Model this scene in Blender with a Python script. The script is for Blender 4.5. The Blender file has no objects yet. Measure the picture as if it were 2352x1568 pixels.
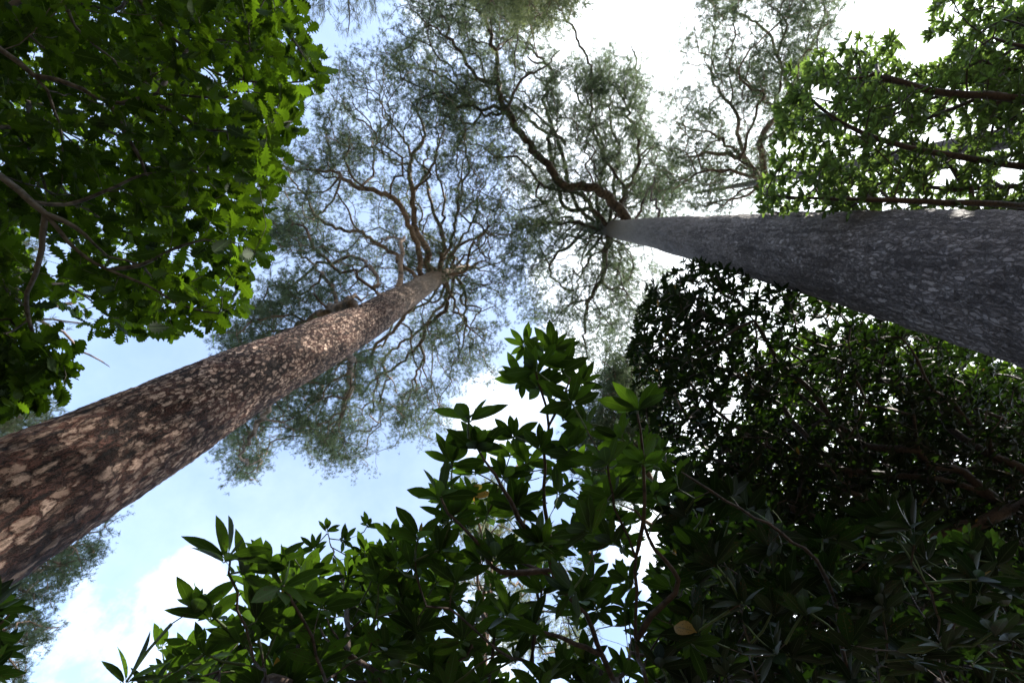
import bpy, math, random
import numpy as np
from mathutils import Matrix, Vector, noise as mnoise
SC = bpy.context.scene
COL = SC.collection
rng = np.random.default_rng(7)
random.seed(7)
R = math.radians

# ------------------------------------------------------------------ camera
F = 16.0 / 36.0 * 2352.0            # focal length in units of a 2352 px wide picture
CAMZ = 1.6
Zc = np.array([65.0, 278.0, -F]); Zc /= np.linalg.norm(Zc)      # the zenith in camera axes
Yc = np.array([0.0, 1.0, 0.0]); Yc -= Yc.dot(Zc) * Zc; Yc /= np.linalg.norm(Yc)
Xc = np.cross(Yc, Zc)
RW = np.array([Xc, Yc, Zc])         # camera axes -> world axes
ORG = np.array([0, 0, CAMZ])

def ray(px, py):
    return RW @ np.array([px - 1176.0, 784.0 - py, -F]) / F      # length: depth 1 along the axis
def at_d(px, py, d):
    return ORG + ray(px, py) * d
def at_h(px, py, h):
    w = ray(px, py)
    return ORG + w * (h / max(w[2], 0.15))

cam = bpy.data.objects.new('camera', bpy.data.cameras.new('camera'))
COL.objects.link(cam)
M = Matrix([list(RW[0]) + [0], list(RW[1]) + [0], list(RW[2]) + [0], [0, 0, 0, 1]])
M.translation = Vector(ORG)
cam.matrix_world = M
cam.data.sensor_width = 36; cam.data.lens = 16
cam.data.clip_start = 0.05; cam.data.clip_end = 3000
cam.data.dof.use_dof = True
cam.data.dof.focus_distance = 2.0
cam.data.dof.aperture_fstop = 3.2
SC.camera = cam

# ------------------------------------------------------------------ sky, sun, exposure
SUN_EL = R(50.7)
sr = ray(2185, 45); sr = sr / np.linalg.norm(sr)
SUN_EL = math.asin(sr[2]); SUN_ROT = math.atan2(sr[0], sr[1])
SKY_STRENGTH = 0.15
SUN_STRENGTH = 4.8
SC.view_settings.view_transform = 'Standard'
SC.view_settings.look = 'None'
SC.view_settings.gamma = 1
SC.view_settings.exposure = 1.7

def N(nt, t, **kw):
    n = nt.nodes.new(t)
    for k, v in kw.items(): setattr(n, k, v)
    return n
def math_node(nt, op, a, b=None, c=None, clamp=False):
    n = nt.nodes.new('ShaderNodeMath'); n.operation = op; n.use_clamp = clamp
    for i, v in enumerate((a, b, c)):
        if v is None: continue
        if isinstance(v, (int, float)): n.inputs[i].default_value = v
        else: nt.links.new(v, n.inputs[i])
    return n.outputs[0]
def mapr(nt, v, a, b, c=0.0, d=1.0, smooth=True):
    n = nt.nodes.new('ShaderNodeMapRange')
    n.interpolation_type = 'SMOOTHSTEP' if smooth else 'LINEAR'
    nt.links.new(v, n.inputs[0])
    for i, x in enumerate((a, b, c, d)): n.inputs[i + 1].default_value = x
    return n.outputs[0]
def mixc(nt, f, a, b):
    n = nt.nodes.new('ShaderNodeMix'); n.data_type = 'RGBA'
    for s, v in ((0, f), (6, a), (7, b)):
        if isinstance(v, (int, float)): n.inputs[s].default_value = v
        elif isinstance(v, tuple): n.inputs[s].default_value = (*v, 1)
        else: nt.links.new(v, n.inputs[s])
    return n.outputs[2]

W = bpy.data.worlds.new('World'); SC.world = W; W.use_nodes = True
nt = W.node_tree
bg = nt.nodes['Background']; bg.inputs[1].default_value = SKY_STRENGTH
sky = N(nt, 'ShaderNodeTexSky', sky_type='NISHITA', sun_disc=False)
sky.sun_elevation = SUN_EL; sky.sun_rotation = SUN_ROT
sky.air_density = 1.0; sky.dust_density = 1.3; sky.ozone_density = 1.0
tc = N(nt, 'ShaderNodeTexCoord')
nz = N(nt, 'ShaderNodeTexNoise'); nz.inputs['Scale'].default_value = 3.2; nz.inputs['Detail'].default_value = 9
nz.inputs['Roughness'].default_value = 0.62
nt.links.new(tc.outputs['Generated'], nz.inputs['Vector'])
# cloud banks: direction, angular radius in degrees, softness, weight
BANKS = [((130, 1440), 2.5, 4.5, .55), ((60, 1580), 4.5, 4, .58), ((400, 1370), 2.5, 4, .36), ((300, 1560), 4, 4, .38),
         ((1160, 985), 5, 7, .62), ((1500, 700), 7, 14, 1.0), ((1990, 60), 26, 22, 1.3), ((2250, 500), 24, 20, 1.2),
         ((1550, -200), 14, 14, 1.1), ((1050, -60), 5, 6, .7), ((1900, 1150), 20, 16, 1.1),
         ((1300, 1480), 10, 9, .6), ((1160, 1010), 4, 5, .62)]
acc = None
for (p, r0, soft, wgt) in BANKS:
    d = ray(*p); d = d / np.linalg.norm(d)
    vm = N(nt, 'ShaderNodeVectorMath', operation='DOT_PRODUCT')
    nt.links.new(tc.outputs['Generated'], vm.inputs[0]); vm.inputs[1].default_value = tuple(d)
    v = mapr(nt, vm.outputs['Value'], math.cos(R(r0 + soft)), math.cos(R(max(r0 - soft, 0))), 0, wgt)
    acc = v if acc is None else math_node(nt, 'MAXIMUM', acc, v)
m = math_node(nt, 'ADD', acc, math_node(nt, 'MULTIPLY', math_node(nt, 'SUBTRACT', nz.outputs[0], 0.5), 2.1))
m = mapr(nt, m, 0.28, 1.05)
thin = mapr(nt, nz.outputs[0], 0.25, 0.9, 0.05, 0.19)
m = math_node(nt, 'MAXIMUM', m, thin)
col = mixc(nt, m, sky.outputs[0], (5.6, 6.0, 6.3))
nt.links.new(col, bg.inputs[0])

sun = bpy.data.objects.new('sun', bpy.data.lights.new('sun', 'SUN'))
COL.objects.link(sun)
sun.data.energy = SUN_STRENGTH; sun.data.angle = R(0.53); sun.data.color = (1.0, 0.95, 0.86)
sun.rotation_euler = Vector(sr).to_track_quat('Z', 'Y').to_euler()
sun.location = (0, 0, 60)

# ------------------------------------------------------------------ materials
def new_mat(name):
    m = bpy.data.materials.new(name); m.use_nodes = True
    nt = m.node_tree; nt.nodes.clear()
    out = N(nt, 'ShaderNodeOutputMaterial')
    return m, nt, out

def leaf_mat(name, dark, light, trans, tw=0.45, rough=0.5, spec=0.35, old=None, veins=True):
    m, nt, out = new_mat(name)
    at = N(nt, 'ShaderNodeAttribute', attribute_name='leaf')
    sp = N(nt, 'ShaderNodeSeparateXYZ'); nt.links.new(at.outputs['Vector'], sp.inputs[0])
    rnd, lx, ly = sp.outputs
    c = mixc(nt, rnd, dark, light)
    tcol = mixc(nt, math_node(nt, 'POWER', rnd, 1.5), tuple(x * .4 for x in trans), tuple(min(x * 1.4, 1) for x in trans))  # per-leaf spread paints in the contrast of sunlit and shaded leaves
    if old:
        f = mapr(nt, rnd, 0.996, 0.999)
        c = mixc(nt, f, c, old); tcol = mixc(nt, f, tcol, old)
        tco = N(nt, 'ShaderNodeTexCoord')
        sn = N(nt, 'ShaderNodeTexNoise'); sn.inputs['Scale'].default_value = 170; sn.inputs['Detail'].default_value = 1
        nt.links.new(tco.outputs['Object'], sn.inputs['Vector'])
        g = math_node(nt, 'MULTIPLY', mapr(nt, sn.outputs[0], .63, .68), mapr(nt, rnd, 0.7, .75))
        c = mixc(nt, g, c, (.05, .025, .01)); tcol = mixc(nt, g, tcol, (.04, .02, .01))
    if veins:
        mid = mapr(nt, math_node(nt, 'ABSOLUTE', lx), 0.10, 0.03)
        # side veins slant off the midrib
        ph = math_node(nt, 'SUBTRACT', math_node(nt, 'MULTIPLY', ly, 62.0), math_node(nt, 'MULTIPLY', math_node(nt, 'ABSOLUTE', lx), 16.0))
        sv = mapr(nt, math_node(nt, 'SINE', ph), 0.80, 0.98, 0, .28)
        vv = math_node(nt, 'MAXIMUM', math_node(nt, 'MULTIPLY', mid, 0.75), sv)
        c = mixc(nt, vv, c, tuple(min(x * 2.6 + .02, 1) for x in light))
        tcol = mixc(nt, vv, tcol, tuple(x * 0.72 for x in trans))
    p = N(nt, 'ShaderNodeBsdfPrincipled'); p.inputs['Roughness'].default_value = rough
    p.inputs['Specular IOR Level'].default_value = spec
    nt.links.new(c, p.inputs['Base Color'])
    t = N(nt, 'ShaderNodeBsdfTranslucent'); nt.links.new(tcol, t.inputs[0])
    mx = N(nt, 'ShaderNodeMixShader'); mx.inputs[0].default_value = tw
    nt.links.new(p.outputs[0], mx.inputs[1]); nt.links.new(t.outputs[0], mx.inputs[2])
    nt.links.new(mx.outputs[0], out.inputs[0])
    return m

def plate_bark(name, crevice, red, plate, pale, low_scale, high_scale, z0, z1, thr, top, t0, t1, tf, hi_gain=.3):
    m, nt, out = new_mat(name)
    tco = N(nt, 'ShaderNodeTexCoord')
    mp = N(nt, 'ShaderNodeMapping'); mp.inputs['Scale'].default_value = (1, 1, 0.5)
    nt.links.new(tco.outputs['Object'], mp.inputs[0])
    wn = N(nt, 'ShaderNodeTexNoise'); wn.inputs['Scale'].default_value = 13; wn.inputs['Detail'].default_value = 6; wn.inputs['Roughness'].default_value = .65
    nt.links.new(mp.outputs[0], wn.inputs['Vector'])
    sc_ = N(nt, 'ShaderNodeVectorMath', operation='SCALE'); sc_.inputs['Scale'].default_value = 0.13
    sb = N(nt, 'ShaderNodeVectorMath', operation='SUBTRACT'); sb.inputs[1].default_value = (.5, .5, .5)
    nt.links.new(wn.outputs['Color'], sb.inputs[0]); nt.links.new(sb.outputs[0], sc_.inputs[0])
    ad = N(nt, 'ShaderNodeVectorMath', operation='ADD')
    nt.links.new(mp.outputs[0], ad.inputs[0]); nt.links.new(sc_.outputs[0], ad.inputs[1])
    zz = N(nt, 'ShaderNodeSeparateXYZ'); nt.links.new(tco.outputs['Object'], zz.inputs[0])
    hi = mapr(nt, zz.outputs[2], z0, z1)
    def cells(scale):
        a = N(nt, 'ShaderNodeTexVoronoi', feature='DISTANCE_TO_EDGE'); a.inputs['Scale'].default_value = scale
        b = N(nt, 'ShaderNodeTexVoronoi', feature='F1'); b.inputs['Scale'].default_value = scale
        nt.links.new(ad.outputs[0], a.inputs['Vector']); nt.links.new(ad.outputs[0], b.inputs['Vector'])
        s = N(nt, 'ShaderNodeSeparateColor'); nt.links.new(b.outputs['Color'], s.inputs[0])
        return a.outputs['Distance'], s.outputs[0], s.outputs[1], b.outputs['Distance']
    d1, r1, g1, f1 = cells(low_scale); d2, r2, g2, f2 = cells(high_scale)
    def mf(a, b):
        n = N(nt, 'ShaderNodeMix'); n.data_type = 'FLOAT'
        nt.links.new(hi, n.inputs[0]); nt.links.new(a, n.inputs[2]); nt.links.new(b, n.inputs[3]); return n.outputs[0]
    dist, rr, gg, ff = mf(d1, d2), mf(r1, r2), mf(g1, g2), mf(f1, f2)
    big = N(nt, 'ShaderNodeTexNoise'); big.inputs['Scale'].default_value = 2.2; big.inputs['Detail'].default_value = 3
    nt.links.new(mp.outputs[0], big.inputs['Vector'])
    fine = N(nt, 'ShaderNodeTexNoise'); fine.inputs['Scale'].default_value = 60; fine.inputs['Detail'].default_value = 8
    fine.inputs['Roughness'].default_value = .7
    nt.links.new(mp.outputs[0], fine.inputs['Vector'])
    # bare plates: a share of the cells, fewer in patches and lower down
    long_ = N(nt, 'ShaderNodeMapping'); long_.inputs['Scale'].default_value = (1, 1, .16)
    nt.links.new(ad.outputs[0], long_.inputs[0])
    fur = N(nt, 'ShaderNodeTexNoise'); fur.inputs['Scale'].default_value = 22; fur.inputs['Detail'].default_value = 6
    nt.links.new(long_.outputs[0], fur.inputs['Vector'])
    furrow = mapr(nt, fur.outputs[0], .50, .36)                       # long dark cracks
    t = math_node(nt, 'ADD', rr, math_node(nt, 'MULTIPLY', math_node(nt, 'SUBTRACT', big.outputs[0], .5), 1.7))
    t = math_node(nt, 'ADD', t, math_node(nt, 'MULTIPLY', hi, hi_gain))
    t = math_node(nt, 'ADD', t, math_node(nt, 'MULTIPLY', math_node(nt, 'SUBTRACT', fine.outputs[0], .5), .5))
    isplate = mapr(nt, t, thr - .08, thr + .3)
    ffn = math_node(nt, 'ADD', ff, math_node(nt, 'MULTIPLY', math_node(nt, 'SUBTRACT', fine.outputs[0], .5), .6))
    inside = math_node(nt, 'MULTIPLY', mapr(nt, dist, .01, .15), mapr(nt, ffn, .66, .34))
    rough_n = mapr(nt, fine.outputs[0], .3, .72)
    under = mixc(nt, mapr(nt, math_node(nt, 'ADD', fine.outputs[0], math_node(nt, 'MULTIPLY', big.outputs[0], .6)), .62, 1.0), crevice, red)
    pc = mixc(nt, gg, plate, pale)
    pc = mixc(nt, math_node(nt, 'MULTIPLY', rough_n, .5), pc, tuple(x * .5 for x in plate))
    pm = math_node(nt, 'MULTIPLY', isplate, inside)
    c = mixc(nt, pm, under, pc)
    c = mixc(nt, mapr(nt, dist, .05, .0, 0, .6), c, crevice)
    c = mixc(nt, math_node(nt, 'MULTIPLY', furrow, math_node(nt, 'SUBTRACT', 1.0, math_node(nt, 'MULTIPLY', pm, .55))), c, crevice)
    tmix = mixc(nt, fine.outputs[0], tuple(x * .6 for x in top), tuple(min(1, x * 1.35) for x in top))
    c = mixc(nt, mapr(nt, zz.outputs[2], t0, t1, 0, tf), c, tmix)
    p = N(nt, 'ShaderNodeBsdfPrincipled'); p.inputs['Roughness'].default_value = .85
    p.inputs['Specular IOR Level'].default_value = .2
    nt.links.new(c, p.inputs['Base Color'])
    hgt = math_node(nt, 'ADD', math_node(nt, 'MULTIPLY', mapr(nt, dist, 0, .16), .75), math_node(nt, 'MULTIPLY', fine.outputs[0], .5))
    hgt = math_node(nt, 'ADD', hgt, math_node(nt, 'MULTIPLY', gg, .35))
    hgt = math_node(nt, 'SUBTRACT', hgt, math_node(nt, 'MULTIPLY', furrow, .7))
    bp = N(nt, 'ShaderNodeBump'); bp.inputs['Strength'].default_value = 1.0; bp.inputs['Distance'].default_value = .03
    nt.links.new(hgt, bp.inputs['Height']); nt.links.new(bp.outputs[0], p.inputs['Normal'])
    nt.links.new(p.outputs[0], out.inputs[0])
    return m

def twig_mat(name, a, b, scale=14.0, rough=.8):
    m, nt, out = new_mat(name)
    tco = N(nt, 'ShaderNodeTexCoord')
    n1 = N(nt, 'ShaderNodeTexNoise'); n1.inputs['Scale'].default_value = scale; n1.inputs['Detail'].default_value = 7
    nt.links.new(tco.outputs['Object'], n1.inputs['Vector'])
    n2 = N(nt, 'ShaderNodeTexNoise'); n2.inputs['Scale'].default_value = 1.3; n2.inputs['Detail'].default_value = 2
    nt.links.new(tco.outputs['Object'], n2.inputs['Vector'])
    f = mapr(nt, math_node(nt, 'ADD', n1.outputs[0], math_node(nt, 'MULTIPLY', n2.outputs[0], .7)), .6, 1.05)
    p = N(nt, 'ShaderNodeBsdfPrincipled'); p.inputs['Roughness'].default_value = rough
    p.inputs['Specular IOR Level'].default_value = .25
    nt.links.new(mixc(nt, f, a, b), p.inputs['Base Color'])
    bp = N(nt, 'ShaderNodeBump'); bp.inputs['Strength'].default_value = .7; bp.inputs['Distance'].default_value = .01
    nt.links.new(n1.outputs[0], bp.inputs['Height']); nt.links.new(bp.outputs[0], p.inputs['Normal'])
    nt.links.new(p.outputs[0], out.inputs[0])
    return m

MAT = dict(
    bark_red=plate_bark('red_brown_plate_bark', (.013, .009, .008), (.11, .046, .032), (.24, .152, .112), (.46, .325, .25), 10.5, 18, 3.5, 7.5, .40, (.33, .26, .20), 12, 20, .6, .36),
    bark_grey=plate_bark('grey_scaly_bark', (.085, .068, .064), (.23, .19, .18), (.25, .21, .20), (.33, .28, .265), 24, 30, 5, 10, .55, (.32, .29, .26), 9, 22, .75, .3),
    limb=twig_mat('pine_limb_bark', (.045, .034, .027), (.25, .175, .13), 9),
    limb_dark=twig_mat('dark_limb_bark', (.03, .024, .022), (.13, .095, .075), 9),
    oakbark=twig_mat('oak_bark', (.025, .021, .018), (.11, .095, .08), 30),
    rbark=twig_mat('rhododendron_stem', (.016, .013, .011), (.07, .046, .036), 40, .7),
    rgreen=twig_mat('green_shoot', (.025, .04, .012), (.06, .08, .025), 40, .6),
    needle=leaf_mat('pine_needles', (.026, .046, .027), (.085, .12, .063), (.14, .19, .085), .42, .6, .3, None, False),
    needle_pale=leaf_mat('pale_needles', (.08, .11, .05), (.22, .24, .12), (.18, .22, .08), .35, .6, .3, None, False),
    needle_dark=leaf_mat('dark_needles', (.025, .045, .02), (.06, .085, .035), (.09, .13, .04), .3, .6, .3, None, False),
    laurel=leaf_mat('laurel_leaf', (.004, .010, .003), (.014, .028, .006), (.12, .22, .01), .3, .5, .25, None, False),
    rhodo_lit=leaf_mat('backlit_rhododendron_leaf', (.010, .021, .007), (.028, .048, .013), (.17, .27, .045), .42, .5, .3, None, True),  # lighter copy of the rhododendron leaf, backlight put into its colour
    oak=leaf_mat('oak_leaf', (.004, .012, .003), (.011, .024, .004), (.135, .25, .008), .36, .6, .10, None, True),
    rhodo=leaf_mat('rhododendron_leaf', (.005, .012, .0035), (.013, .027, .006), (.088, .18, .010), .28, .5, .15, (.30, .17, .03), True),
    rhodo_shade=leaf_mat('shaded_rhododendron_leaf', (.002, .005, .002), (.006, .011, .0035), (.022, .055, .005), .18, .5, .12, (.2, .13, .03), True),  # near-black copy of the rhododendron leaf, deep shade put into its colour
)

# ------------------------------------------------------------------ object helpers
def link(ob, parent=None):
    COL.objects.link(ob)
    if parent is not None: ob.parent = parent
    return ob
def tag(o, label=None, cat=None, group=None, kind=None):
    if label: o['label'] = label
    if cat: o['category'] = cat
    if group: o['group'] = group
    if kind: o['kind'] = kind
    return o
def thing(name, loc, label, cat, group=None):
    o = bpy.data.objects.new(name, None); o.empty_display_size = .3
    o.location = tuple(float(x) for x in loc); link(o)
    return tag(o, label, cat, group)
def mesh_np(name, verts, faces_list, mat, parent=None, smooth=False, leaf=None):
    """faces_list: list of int arrays (M,k); verts in world space, stored relative to the parent"""
    verts = np.asarray(verts, dtype=np.float32)
    if parent is not None: verts = verts - np.array(parent.location, dtype=np.float32)
    me = bpy.data.meshes.new(name)
    me.vertices.add(len(verts)); me.vertices.foreach_set('co', verts.ravel())
    faces_list = [f for f in faces_list if len(f)]
    loops = np.concatenate([f.ravel() for f in faces_list]).astype(np.int32)
    tot = np.concatenate([np.full(len(f), f.shape[1], dtype=np.int32) for f in faces_list])
    start = np.concatenate([[0], np.cumsum(tot)[:-1]]).astype(np.int32)
    me.loops.add(len(loops)); me.loops.foreach_set('vertex_index', loops)
    me.polygons.add(len(tot)); me.polygons.foreach_set('loop_start', start)
    try: me.polygons.foreach_set('loop_total', tot)
    except Exception: pass
    me.update(calc_edges=True)
    if smooth: me.polygons.foreach_set('use_smooth', np.ones(len(tot), dtype=bool))
    if leaf is not None:
        a = me.attributes.new('leaf', 'FLOAT_VECTOR', 'POINT'); a.data.foreach_set('vector', leaf.astype(np.float32).ravel())
    me.materials.append(mat)
    return link(bpy.data.objects.new(name, me), parent)

def unit(v): return v / np.maximum(np.linalg.norm(v, axis=-1, keepdims=True), 1e-9)

def tubes(name, chains, mat, parent):
    """chains: list of (pts (n,3), radii (n,)) -> one mesh"""
    V, Q, off = [], [], 0
    caps = {}
    for pts, rad in chains:
        n = len(pts)
        if n < 2: continue
        rm = rad.max(); k = 10 if rm > .08 else 7 if rm > .025 else 4 if rm > .008 else 3
        t = np.gradient(pts, axis=0); t = unit(t)
        ref = np.array([.31, .57, .76]); ref = ref if abs(t.mean(0).dot(ref)) < .85 * np.linalg.norm(t.mean(0)) + 1e-6 else np.array([.8, -.55, .2])
        a = unit(np.cross(t, ref)); b = np.cross(t, a)
        ang = np.arange(k) * 2 * math.pi / k
        ring = pts[:, None, :] + rad[:, None, None] * (np.cos(ang)[None, :, None] * a[:, None, :] + np.sin(ang)[None, :, None] * b[:, None, :])
        V.append(ring.reshape(-1, 3)); caps.setdefault(k, []).append(np.arange(k) + off + (n - 1) * k)
        i = np.arange(n - 1)[:, None] * k; j = np.arange(k)[None, :]; j2 = (j + 1) % k
        q = np.stack([i + j, i + j2, i + k + j2, i + k + j], -1).reshape(-1, 4) + off
        Q.append(q); off += n * k
    if not V: return None
    return mesh_np(name, np.concatenate(V), [np.concatenate(Q)] + [np.array(c) for c in caps.values()], mat, parent, True)

def resample(pts, step):
    pts = np.asarray(pts, float)
    # smooth through the points (Catmull-Rom)
    P = np.vstack([2 * pts[0] - pts[1], pts, 2 * pts[-1] - pts[-2]])
    out = []
    for i in range(1, len(P) - 2):
        n = max(1, int(round(np.linalg.norm(P[i + 1] - P[i]) / step)))
        for k in range(n):
            t = k / n
            out.append(.5 * ((2 * P[i]) + (-P[i - 1] + P[i + 1]) * t + (2 * P[i - 1] - 5 * P[i] + 4 * P[i + 1] - P[i + 2]) * t * t + (-P[i - 1] + 3 * P[i] - 3 * P[i + 1] + P[i + 2]) * t ** 3))
    out.append(P[-2])
    return np.array(out)

class Plant:
    """A branching skeleton: traced limbs first, then twigs grown out to the given tips."""
    def __init__(s, step, seed=1):
        s.pos, s.par, s.lim, s.hint, s.len = [], [], [], [], []
        s.step = step; s.rg = np.random.default_rng(seed); s.nl = 0; s.tips = []
    def add(s, p, par, lim, hint=0.0):
        s.pos.append(np.asarray(p, float)); s.par.append(par); s.lim.append(lim); s.hint.append(hint)
        s.len.append(0 if par < 0 else s.len[par] + np.linalg.norm(s.pos[-1] - s.pos[par]))
        return len(s.pos) - 1
    axis = None
    def limb(s, pts, r0, r1, branch_of=None, wob=0.0, attach=True):
        """a traced limb; branch_of: id of the limb it leaves, or None when it leaves the trunk"""
        if branch_of is None and s.axis is not None:
            q = np.asarray(pts[0], float); A = s.axis
            c = np.array([np.interp(q[2] - .1, A[:, 2], A[:, 0]), np.interp(q[2] - .1, A[:, 2], A[:, 1]), q[2] - .1])
            if np.linalg.norm(q[:2] - c[:2]) > .08: pts = [c] + list(pts)
        pts = resample(pts, s.step)
        par = -1
        if branch_of is not None:
            lid = branch_of
            cand = [i for i in range(len(s.pos)) if s.lim[i] == lid]
            d = [np.linalg.norm(s.pos[i] - pts[0]) for i in cand]
            par = cand[int(np.argmin(d))]
            sh = s.pos[par] - pts[0]                       # start exactly on the limb, keep the end
            pts = pts + sh[None] * (1 - np.linspace(0, 1, len(pts)))[:, None] ** 2
            pts = pts[1:]
        else:
            lid = s.nl; s.nl += 1
        n = len(pts)
        for k, p in enumerate(pts):
            w = s.rg.normal(0, wob, 3) * min(1, k / 3) if wob else 0
            par = s.add(p + w, par, lid, r0 + (r1 - r0) * k / max(n - 1, 1))
        return lid
    def grow(s, tips, wob=.12, k=.22, jitter=0.0, sag=0.0, maxlen=None, first_k=None):
        tips = np.asarray(tips, float)
        if not len(tips): return
        P = np.array(s.pos); L = np.array(s.len)
        D = np.full(len(tips), 1e9)
        for i in range(0, len(tips), 256):
            D[i:i + 256] = np.linalg.norm(tips[i:i + 256, None] - P[None, ::2], axis=2).min(1)
        order = np.argsort(D + s.rg.normal(0, .15 * D.mean() + 1e-6, len(D)))
        cap = len(P) + len(tips) * 40
        PP = np.zeros((cap, 3)); LL = np.zeros(cap); n = len(P)
        PP[:n] = P; LL[:n] = L
        for ti in order:
            a = tips[ti]
            d = np.linalg.norm(PP[:n] - a, axis=1)
            j = int(np.argmin(d + k * LL[:n]))
            dj = d[j]
            if maxlen and dj > maxlen: continue
            m = max(1, int(round(dj / s.step)))
            p0 = PP[j]; pj = s.par[j]
            pd = unit(p0 - PP[pj]) if pj >= 0 else unit(a - p0)
            c1 = p0 + (pd * .35 + unit(a - p0) * .65) * dj * .4
            side = s.rg.normal(0, 1, 3) * dj * wob
            c2 = a - (a - p0) * .3 + side + np.array([0, 0, -sag * dj])
            par = j
            for q in range(1, m + 1):
                t = q / m
                p = (1 - t) ** 3 * p0 + 3 * (1 - t) ** 2 * t * c1 + 3 * (1 - t) * t * t * c2 + t ** 3 * a
                if q < m: p = p + s.rg.normal(0, jitter, 3)
                par = s.add(p, par, s.lim[j])
                PP[n] = p; LL[n] = s.len[par]; n += 1
            s.tips.append(par)
    def radii(s, r0, e=2.3, taper=None):
        n = len(s.pos); acc = np.zeros(n); par = np.array(s.par); rad = np.zeros(n)
        for i in range(n - 1, -1, -1):
            r = (acc[i] ** (1 / e)) if acc[i] > 0 else r0
            r = max(r, r0)
            rad[i] = r
            if par[i] >= 0: acc[par[i]] += r ** e
        s.rad = np.maximum(rad, np.array(s.hint)); s.P = np.array(s.pos); s.parr = par
    def chains(s):
        n = len(s.pos); main = np.full(n, -1)
        for i in range(n):
            p = s.parr[i]
            if p >= 0 and (main[p] < 0 or s.rad[i] > s.rad[main[p]]): main[p] = i
        out = {}
        for i in range(n):
            p = s.parr[i]
            if p >= 0 and main[p] == i: continue
            idx = [i]
            while main[idx[-1]] >= 0: idx.append(main[idx[-1]])
            pts = s.P[idx]; rd = s.rad[idx].copy()
            if p >= 0:
                pts = np.vstack([s.P[p], pts]); rd = np.concatenate([[rd[0]], rd])
            if len(pts) < 2: continue
            rd[-1] *= .5
            out.setdefault(s.lim[i], []).append((pts, rd))
        return out
    def dirs(s):
        i = np.array(s.tips); p = s.parr[i]
        return s.P[i], unit(s.P[i] - s.P[p])

def poly_mask(poly, x, y):
    poly = np.asarray(poly, float); ins = np.zeros(len(x), bool); j = len(poly) - 1
    for i in range(len(poly)):
        xi, yi = poly[i]; xj, yj = poly[j]
        c = ((yi > y) != (yj > y)) & (x < (xj - xi) * (y - yi) / (yj - yi + 1e-12) + xi)
        ins ^= c; j = i
    return ins
def sample_poly(poly, n, rg, clump=0.0, scale=90.0, holes=(), seed=0.0):
    """n points in an outline; clump 0..1 thins them in noisy patches, holes = (x, y, rx, ry)"""
    poly = np.asarray(poly, float); lo, hi = poly.min(0), poly.max(0); X, Y = [], []
    while len(X) < n:
        x = rg.uniform(lo[0], hi[0], 4000); y = rg.uniform(lo[1], hi[1], 4000)
        ok = poly_mask(poly, x, y)
        for (hx, hy, rx, ry) in holes: ok &= ((x - hx) / rx) ** 2 + ((y - hy) / ry) ** 2 > 1
        x, y = x[ok], y[ok]
        if clump:
            v = np.array([mnoise.noise(Vector((a / scale, b / scale, seed))) for a, b in zip(x, y)]) * .9 + .5
            keep = rg.uniform(0, 1, len(x)) < (1 - clump) + clump * np.clip((v - .35) * 3.2, 0, 1)
            x, y = x[keep], y[keep]
        X += list(x); Y += list(y)
    return np.array(X[:n]), np.array(Y[:n])

# ---- leaf shapes: rows of (t, half width); three vertices per row
def leaf_template(rows, fold=.18, curl=.25):
    V, A = [], []
    for (t, w) in rows:
        z = -curl * t * t * .5
        for sx in (-1, 0, 1):
            V.append((sx * w, t, z + (abs(sx) * w * fold))); A.append((sx, t))
    Q = []
    for i in range(len(rows) - 1):
        a = i * 3
        Q += [(a, a + 1, a + 4, a + 3), (a + 1, a + 2, a + 5, a + 4)]
    return np.array(V), np.array(Q), np.array(A)
RHODO_HI = leaf_template([(0, .012), (.10, .02), (.16, .07), (.28, .11), (.45, .145), (.62, .15), (.78, .115), (.90, .06), (1, .004)])
RHODO_LO = leaf_template([(0, .015), (.22, .085), (.55, .145), (.82, .095), (1, .005)])
OAK = leaf_template([(0, .012), (.07, .03), (.12, .09), (.17, .045), (.25, .17), (.31, .08), (.41, .27), (.47, .13), (.58, .34), (.645, .17),
                     (.75, .32), (.81, .17), (.89, .21), (.94, .12), (1, .05)], .10, .30)
def needle_template(n, seed, spread=1.0, w=.06):
    g = np.random.default_rng(seed); V, T, A = [], [], []
    for i in range(n):
        base = np.array([0, g.uniform(-.1, .55), 0])
        d = unit(np.array([g.normal(0, .75 * spread), g.uniform(.35, 1.1), g.normal(0, .75 * spread)]))
        sd = unit(np.cross(d, g.normal(0, 1, 3))) * w
        L = g.uniform(.55, 1.0); k = len(V)
        V += [base - sd * .6, base + sd * .6, base + d * L + sd * .35, base + d * L - sd * .35]; T.append((k, k + 1, k + 2, k + 3)); A += [(.5, 0)] * 4
    return np.array(V), np.array(T), np.array(A)
def leaf_arrays(tpl, P, D, Nn, L, Wd=1.0, rnd=None, rg=rng):
    V, Q, A = tpl; m = len(P); D = unit(D); S = unit(np.cross(D, Nn)); Nn = np.cross(S, D)
    L = np.broadcast_to(L, (m,))[:, None, None]; Wd = np.broadcast_to(Wd, (m,))[:, None]
    x = V[None, :, 0] * Wd
    W_ = P[:, None] + L * (x[..., None] * S[:, None] + V[None, :, 1, None] * D[:, None] + V[None, :, 2, None] * Nn[:, None])
    q = Q[None] + (np.arange(m) * len(V))[:, None, None]
    r = rg.uniform(0, 1, m) if rnd is None else rnd
    at = np.zeros((m, len(V), 3)); at[..., 0] = r[:, None]; at[..., 1:] = A[None]
    return W_.reshape(-1, 3), q.reshape(-1, Q.shape[1]), at.reshape(-1, 3)
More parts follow.
